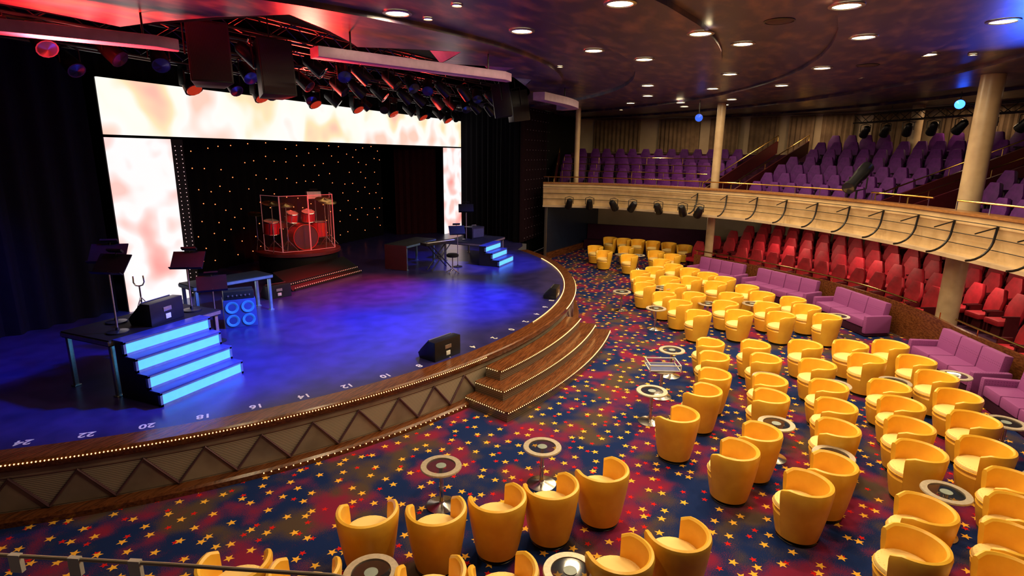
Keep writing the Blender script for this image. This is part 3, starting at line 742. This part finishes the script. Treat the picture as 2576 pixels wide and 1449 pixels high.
build('tray_base',MB().box((0,0,.006),(.56,.42,.012)),M_tread,parent=tr)
mb=MB()
for sx,sy,w,d in ((0,-.21,.56,.016),(0,.21,.56,.016),(-.28,0,.016,.42),(.28,0,.016,.42)): mb.box((sx,sy,.12),(w,d,.018)); mb.box((sx,sy,.02),(w,d,.014))
for sx in(-.28,.28):
    for sy in(-.21,.21): mb.box((sx,sy,.065),(.018,.018,.13))
build('tray_frame',mb,mat('white_frame',(.7,.68,.62),.3),parent=tr)
# ------------------------------------------------------------------ sofas
def sofa(p0,p1,n):
    p0=Vector(p0);p1=Vector(p1);d=p1-p0;L=d.length; rz=math.atan2(d.y,d.x); mid=(p0+p1)/2
    nrm=Vector((-math.sin(rz),math.cos(rz))); s=1 if nrm.dot(Vector((13,6))-mid)>0 else -1
    if s<0: rz+=pi
    r=empty('banquette_sofa',(mid.x,mid.y,0),rz,label='mauve dotted banquette sofa with channelled back',category='sofa'); r['group']='mauve sofas along the rail'
    build('base',MB().box((0,.38,.12),(L-.04,.62,.2)),M_plum,parent=r,bevel=.01)
    w=(L-.24)/n
    for i in range(n):
        x=-L/2+.12+w*(i+.5)
        build('seat_cushion',MB().box((x,.42,.33),(w-.01,.6,.2)),M_sofa,parent=r,bevel=.035)
        T=Matrix.Translation((x,.10,.60))@Matrix.Rotation(math.radians(8),4,'X')
        build('back_cushion',MB().box((0,0,0),(w-.01,.18,.5),0,T),M_sofa,parent=r,bevel=.04)
    for sx in(-1,1):
        build('armrest',MB().box((sx*(L/2-.06),.38,.32),(.12,.70,.46)),M_sofa,parent=r,bevel=.04)
for a,b,n in (((21.65,1.45),(20.45,-.25),4),((20.25,-.5),(18.6,-2.3),4),((18.2,-2.6),(16.35,-3.65),3),((14.6,-4.25),(12.65,-4.87),3),((12.4,-4.95),(10.2,-5.35),4),((9.95,-5.4),(7.9,-5.55),3)): sofa(a,b,n)
r=empty('wall_bench',(27.0,4.4,0),label='long dark plum wall bench with high back',category='bench')
build('seat',MB().box((-.3,0,.22),(.6,5.6,.42)),M_plum,parent=r,bevel=.03); build('backrest',MB().box((.05,0,.6),(.2,5.6,1.1)),M_plum,parent=r,bevel=.04)
r=empty('navy_partition',(25.6,7.5,0),math.atan2(-.9,5.6),label='navy blue partition wall with brass edge and wood skirting',category='partition')
build('partition_panel',MB().box((0,0,1.13),(5.5,.08,2.24)),M_divid,parent=r,smooth=False)
build('skirting',MB().box((0,-.08,.14),(5.5,.1,.28)),M_wood,parent=r,bevel=.01)
build('brass_edge',MB().box((-2.78,0,1.13),(.05,.1,2.24)),M_steel,parent=r)
# ------------------------------------------------------------------ low partition + rails for the red seating
r=empty('seating_partition',(18.6,-2.65,0),label='low walnut partition behind the sofas with brass handrail',category='partition')
o2=(-18.6,2.65,0); s1=1.1
build('partition_wall',MB().sweep(PL.path(s1,None,.3),[(0,0),(.08,0),(.08,.82),(0,.82)]),M_wood,parent=r,loc=o2)
gaps=[(s1,PL.near(16.2,-4.05)),(PL.near(14.8,-4.45),PL.len)]
for a,b in gaps: build('handrail',MB().tube([(p.x+n.x*.04,p.y+n.y*.04,.97) for p,n in PL.path(a,b,.3)],.022,8),M_brass,parent=r,loc=o2)
s=s1+.1
while s<PL.len:
    p,n=PL.at(s); build('rail_post',MB().cyl((p.x+n.x*.04,p.y+n.y*.04,.8),(p.x+n.x*.04,p.y+n.y*.04,.97),.012,n=6),M_brass,parent=r,loc=o2); s+=1.3
mb=MB()
for k in range(6):
    o=.55+.92*k; z=.05+.16*k
    mb.sweep(PL.path(0,None,.5),[(o,0),(o+.92,0),(o+.92,z),(o,z)])
build('trim_lower_tiers',mb,M_plum,smooth=False,kind='structure')
def theatre_seat(name,M1,M2,label,group):
    r=empty(name,(0,0,-50),label=label,category='theatre seat'); r['group']=group
    T=Matrix.Translation((-.22,0,.3))@Matrix.Rotation(math.radians(-13),4,'Y')@MxS
    outl=[(-.20,0),(.20,0),(.235,.30),(.235,.50),(.13,.78),(-.13,.78),(-.235,.50),(-.235,.30)]
    build('backrest',MB().prism(outl,-.05,.06,0,T),M1,parent=r,bevel=.03)
    build('back_shell',MB().prism([(x*.93,z*.96+.01) for x,z in outl],-.075,-.05,0,T),M2,parent=r)
    build('seat_cushion',MB().box((.02,0,.38),(.46,.45,.14)),M1,parent=r,bevel=.04)
    for s in(-1,1):
        build('armrest',MB().prism([(-.20,.01),(.10,.01),(.10,.54),(.20,.54),(.20,.58),(-.20,.58)],s*.255-.022,s*.255+.022,0,Matrix(((1,0,0,0),(0,0,1,0),(0,1,0,0),(0,0,0,1)))),M2,parent=r)
    build('pedestal',MB().box((-.05,0,.16),(.3,.3,.3),taper=.8),M2,parent=r)
    return r
rs=theatre_seat('theatre_seat',M_red,M_redd,'red upholstered theatre seat with tapered high back','red theatre seats under the balcony')
ps=theatre_seat('theatre_seat',M_pur,M_purd,'purple upholstered theatre seat with tapered high back','purple theatre seats on the balcony')
used=[False,False]
def put(root,i,loc,rz):
    if not used[i]: root.location=loc; root.rotation_euler=(0,0,rz); used[i]=True
    else: dup(root,loc,rz)
COLS=[(16.8,-4.86),(22.7,1.25),(23.8,6.95),(25.2,-5.3)]
for k in range(5):
    o=1.0+.92*k; z=.05+.16*k
    s=.5+.15*k
    while s<PL.len-2.5:
        p,n=PL.at(s); q=p+n*o
        aisle=abs(s-PL.near(15.3,-4.25))<.55
        if not aisle and all((q-Vector(c)).length>.62 for c in COLS):
            put(rs,0,(q.x,q.y,z+.01),math.atan2(-n.y,-n.x))
        p2,n2=PL.at(s+.3); q2=p2+n2*o
        s+=.61/max(1,(q2-q).length/.3)
# ------------------------------------------------------------------ balcony
bal=empty('balcony',(18.8,-2.3,2.3),label='curved balcony with cream fascia, oak ledge and brass rail',category='balcony')
ob=(-18.8,2.3,-2.3)
LP=LC.path(0,None,.3)
build('fascia',MB().sweep(LP,[(0,2.32),(.10,2.32),(.10,3.24),(-.06,3.24),(-.06,3.05),(-.02,3.0)]),M_fascia,parent=bal,loc=ob)
build('ledge',MB().sweep(LP,[(-.12,3.24),(.30,3.24),(.30,3.30),(-.12,3.30)]),M_woodl,parent=bal,loc=ob)
build('lower_lip',MB().sweep(LP,[(-.14,2.28),(.12,2.28),(.12,2.36),(-.14,2.36)]),M_cream,parent=bal,loc=ob)
for o,z in ((-.09,2.62),(-.09,2.85),(-.16,3.12)): build('cable',MB().tube([(p.x+n.x*o,p.y+n.y*o,z) for p,n in LP],.010,6),M_dark,parent=bal,loc=ob)
build('balcony_slab',MB().sweep(LP,[(.1,2.3),(8.3,2.3),(8.3,2.42),(.1,2.42)]),M_blk,parent=bal,loc=ob,smooth=False)
mb=MB()
for k in range(8):
    o=.5+.92*k; z=2.5+.29*k
    mb.sweep(LP,[(o,2.42),(o+.92 if k<7 else 8.3,2.42),(o+.92 if k<7 else 8.3,z),(o,z)])
build('seating_tier',mb,M_plum,parent=bal,loc=ob,smooth=False)
segs=[(0,LC.near(18.4,-2.6)),(LC.near(17.9,-2.95),LC.near(16.2,-3.9)),(LC.near(15.5,-4.2),LC.len)]
for a,b in segs: build('handrail',MB().tube([(p.x+n.x*.1,p.y+n.y*.1,3.52) for p,n in LC.path(a,b,.3)],.022,8),M_brass,parent=bal,loc=ob)
s=.2
while s<LC.len:
    p,n=LC.at(s); build('rail_post',MB().cyl((p.x+n.x*.1,p.y+n.y*.1,3.3),(p.x+n.x*.1,p.y+n.y*.1,3.52),.012,n=6),M_chrome,parent=bal,loc=ob); s+=.9
s=LC.near(21.9,1.7); first=None
while s<LC.len-3:
    p,n=LC.at(s)
    a=math.atan2(-n.y,-n.x)
    if first is None:
        first=empty('fascia_bracket',(p.x,p.y,2.9),a,label='dark curved pipe bracket on the balcony fascia',category='bracket'); first['group']='curved brackets along the balcony'
        pts=[(.08,0,.2)]
        for t in range(9):
            q=t*pi/2/8; pts.append((.58-.48*math.cos(q),0,-.02-.48*math.sin(q)))
        build('curved_pipe',MB().tube(pts,.024,8),M_dark,parent=first)
        build('mount_arm',MB().cyl((.04,0,.2),(.5,0,.05),.014,n=6),M_dark,parent=first)
    else: dup(first,(p.x,p.y,2.9),a)
    s+=1.15
for px in ((22.75,6.9),(22.9,6.0),(22.8,5.0),(22.7,4.2),(22.3,3.1),(21.9,2.2),(21.6,1.6)):
    s=LC.near(*px); p,n=LC.at(s); q=p-n*.35
    dup(pf,(q.x,q.y,2.75),rot=(0,0,random.uniform(1.2,2.2)))
A1=LC.near(21.75,1.45); A2=LC.near(17.9,-3.0)
NR=[5,7,8]
for k in range(8):
    o=1.0+.92*k; z=2.5+.29*k
    s=.8
    while s<LC.len-5.5:
        p,n=LC.at(s); q=p+n*o
        dA1=(s-A1); dA2=(s-A2)
        blk=0 if dA1<0 else (1 if dA2<0 else 2)
        sc_=1+o/9.5
        ok=abs(dA1)>.62+.36/sc_ and abs(dA2)>.5+.36/sc_ and k<NR[blk] and q.y<8.4
        if ok and all((q-Vector(c)).length>.6 for c in COLS):
            put(ps,1,(q.x,q.y,z+.005),math.atan2(-n.y,-n.x))
        p2,n2=LC.at(s+.3); q2=p2+n2*o
        s+=.61/max(1,(q2-q).length/.3)
def aisle_rail(s,o0,o1,lab):
    p,n=LC.at(s); a=p+n*o0; b=p+n*o1
    za=2.5+.29*(o0-.5)/.92; zb=2.5+.29*(o1-.5)/.92
    r=empty('stair_handrail',(a.x,a.y,za),label=lab,category='handrail')
    d=b-a
    build('rail',MB().tube([(0,0,.55),(0,0,.85),(d.x,d.y,zb-za+.85),(d.x,d.y,zb-za+.4)],.022,8),M_brass,parent=r)
    mb=MB(); t=Vector((d.x,d.y)).normalized(); w=Vector((-t.y,t.x))*.03
    vs=[];H0=.1;H1=.62
    for sg in(-1,1):
        for (pp,zz) in ((Vector((0,0)),0),(d,zb-za)): 
            vs.append((pp.x+w.x*sg,pp.y+w.y*sg,zz+H0)); vs.append((pp.x+w.x*sg,pp.y+w.y*sg,zz+H1))
    mb.add(vs,[(0,2,3,1),(4,5,7,6),(0,1,5,4),(2,6,7,3),(1,3,7,5),(0,4,6,2)])
    build('side_wall',mb,M_redd,parent=r,smooth=False)
    for q in (.1,.4,.7,.95): build('post',MB().cyl((d.x*q,d.y*q,(zb-za)*q+.6),(d.x*q,d.y*q,(zb-za)*q+.85),.012,n=6),M_brass,parent=r)
for s in (A1-.62,A1+.5,A2-.5,A2+.5,.4): aisle_rail(s,.7,6.8,'sloping brass stair rail on a maroon side wall')
for k in (1,2,3):
    a,b=.7,A1-.9; o=.62+.92*k; z=2.5+.29*k
    p0,n0=LC.at(a); p0=p0+n0*o
    r=empty('row_handrail',(p0.x-18.8,p0.y+2.3,z-2.3),parent=bal)
    build('rail',MB().tube([(p.x+n.x*o-p0.x,p.y+n.y*o-p0.y,.95) for p,n in LC.path(a,b,.4)],.018,6),M_brass,parent=r)
    s=a
    while s<=b:
        p,n=LC.at(s); build('post',MB().cyl((p.x+n.x*o-p0.x,p.y+n.y*o-p0.y,0),(p.x+n.x*o-p0.x,p.y+n.y*o-p0.y,.95),.012,n=6),M_brass,parent=r); s+=1.2
s=.4
while s<LC.len-7:
    p,n=LC.at(s); p2,n2=LC.at(s+.85)
    a=p+n*8.15; b=p2+n2*8.15
    if (b-a).length>.3 and a.y<8.6: curtain('wall_drape',[tuple(a),tuple(b)],4.6,6.25,M_tan,.05,.22,'tan pleated drape on the rear wall',.045)
    s+=1.15
def column(x,y,r,z0,z1,label='round pearl-finish column'):
    e=empty('column',(x,y,z0),label=label,category='column')
    build('shaft',MB().lathe([(r,0),(r,z1-z0)],36),M_col,parent=e)
    build('base_ring',MB().lathe([(r+.06,0),(r+.06,.12),(r+.01,.16)],36,capt=False),M_steel if z0>1 else M_wood,parent=e)
column(16.8,-4.86,.235,.0,6.35,'thick round pearl-finish column through both levels')
column(22.7,1.25,.15,0,6.35); column(23.8,6.95,.11,2.5,6.35); column(25.2,-5.3,.20,4.0,6.35)
p,n=LC.at(LC.near(18.35,-2.7))
r=empty('follow_spot',(p.x+n.x*.1,p.y+n.y*.1,3.3),math.radians(150),label='long black follow spotlight mounted on the balcony rail',category='stage light'); r.scale=(1.35,)*3
Q=Matrix.Translation((0,0,.45))@Matrix.Rotation(math.radians(118),4,'Y')
build('lamp_tube',MB().lathe([(.10,-.45),(.13,-.40),(.13,-.05),(.11,0),(.10,.35),(.125,.38),(.125,.47)],18,0,Q),M_dark,parent=r)
build('lens',MB().lathe([(.11,.471),(0,.475)],18,0,Q,capt=False),M_lensk,parent=r)
build('yoke',MB().tube([(0,-.17,.45),(0,-.17,.22),(0,0,.17),(0,.17,.22),(0,.17,.45)],.015,6),M_dark,parent=r)
build('mount_post',MB().cyl((0,0,0),(0,0,.17),.02),M_dark,parent=r)
truss((26.5,-3.6,5.9),(17,-9.3,5.9)); 
for i in range(11):
    t=(i+.5)/11; dup(pf,(26.5-9.5*t,-3.6-5.7*t,5.7),rot=(0,0,1.9+random.uniform(-.4,.4)))
def blue_spot(loc,L,top,label):
    r=empty('blue_spotlight',loc,label=label,category='stage light')
    T=(Vector((0,0,4.4))-Vector(loc)).to_track_quat('-Z','Y').to_matrix().to_4x4()
    build('lamp_body',MB().lathe([(.08,.28),(.13,.2),(.14,-.15)],16,0,T),M_dark,parent=r)
    build('lens',MB().lathe([(.125,-.151),(0,-.16)],16,0,T,capt=False),L,parent=r)
    build('bracket',MB().cyl((0,0,0),(0,0,top-loc[2]),.014),M_dark,parent=r)
blue_spot((20.6,-5.3,5.95),M_lensb,6.3,'spotlight with bright glowing blue lens'); blue_spot((21.4,1.9,5.72),M_lensb2,6.3,'dark spotlight with dim blue lens')
# ------------------------------------------------------------------ rope
r=empty('guard_rope',(.64,1.67,3.4),label='thin pale guard rope with white tape bands',category='rope')
build('rope',MB().tube([(-.35,.95,0),(0,0,0),(.15,-.42,-.004),(.29,-.82,-.01),(.33,-.95,-.03)],.005,8),M_rope,parent=r)
for t in (.06,.24,.42):
    a=Vector((.29*t,-.82*t,0)); d=Vector((.29,-.82,0)).normalized()
    build('tape_band',MB().box((0,0,-.02),(.03,.012,.05),0,Matrix.Translation(a)@Matrix.Rotation(math.atan2(d.y,d.x),4,'Z')),M_white,parent=r,smooth=False)
# ------------------------------------------------------------------ lights
BL=(.03,.04,1.0); RD=(1,.03,.02)
light('SPOT','blue_wash',(11,4.2,5.6),9500,BL,.25,(8.4,7.6,.8),52,.9)
light('SPOT','blue_wash',(14,4.5,5.7),9500,BL,.25,(12.0,6.9,.8),56,.9)
light('SPOT','blue_wash',(8.2,4.9,5.6),3600,(.02,.10,1),.2,(5.9,8.0,1.2),40,.8)
light('SPOT','blue_wash',(16,4.6,5.6),3500,(.03,.08,1),.2,(17.2,8,1.0),45,.7)
light('SPOT','blue_wash',(9,5.4,5.5),3000,(.02,.35,1),.2,(8.8,10.4,1.2),26,.6)
light('SPOT','blue_wash',(6,7,5.7),1500,BL,.2,(4.5,13.1,1.2),44,.9)
light('SPOT','red_wash',(12,8.0,6.2),2000,RD,.2,(13.5,12.5,2.1),26,.7)
light('SPOT','red_wash',(15,8.5,6.2),5500,(1,.02,.03),.2,(12.2,9.5,.8),44,.9)
light('SPOT','red_wash',(12,10.5,5.2),2500,RD,.3,(10,8.3,7.2),110,.9)
light('SPOT','red_wash',(6,10,5.0),3000,RD,.3,(6,8,7.2),110,.9)
light('SPOT','red_wash',(5.2,9.2,5.3),700,(1,.12,.14),.2,(4.9,7.6,6.3),110,.9)  # added unseen spot in midair, reddens the ceiling at upper left
light('SPOT','red_wash',(16.5,9.8,5.2),900,RD,.3,(16,9.8,7.2),140,.9)
light('SPOT','warm_pool',(14.5,7.0,6.0),1100,(1,.7,.25),.1,(15.9,8.2,.8),14,.3)
light('SPOT','warm_pool',(9.2,5.2,5.5),700,(1,.75,.5),.1,(8.7,8.1,.8),20,.6)
light('SPOT','blue_wash',(15.2,-4.8,4.6),420,(.03,.1,1),.1,(12.2,-3.4,6.3),45,.9)
light('POINT','under_balcony_lamp',(24.8,4.2,2.1),45,(1,.75,.45),.3)
for x,y in ((20.5,-3.4),(17.5,-5.4),(14.5,-6.4),(22.3,-1.2)): light('AREA','under_balcony_lamp',(x,y,2.25),42,(1,.72,.5),.4,target=(x,y,0))
for x,y in ((29,3),(27.5,-2),(24.5,-6.5),(19.5,-9.5)): light('AREA','balcony_lamp',(x,y,6.2),34,(1,.68,.38),.5,target=(x,y,0))
w=bpy.data.worlds.new('world'); SC.world=w; w.use_nodes=True
w.node_tree.nodes['Background'].inputs[0].default_value=(1,.72,.55,1); w.node_tree.nodes['Background'].inputs[1].default_value=.06
SC.view_settings.view_transform='Standard'
SC.view_settings.exposure=0
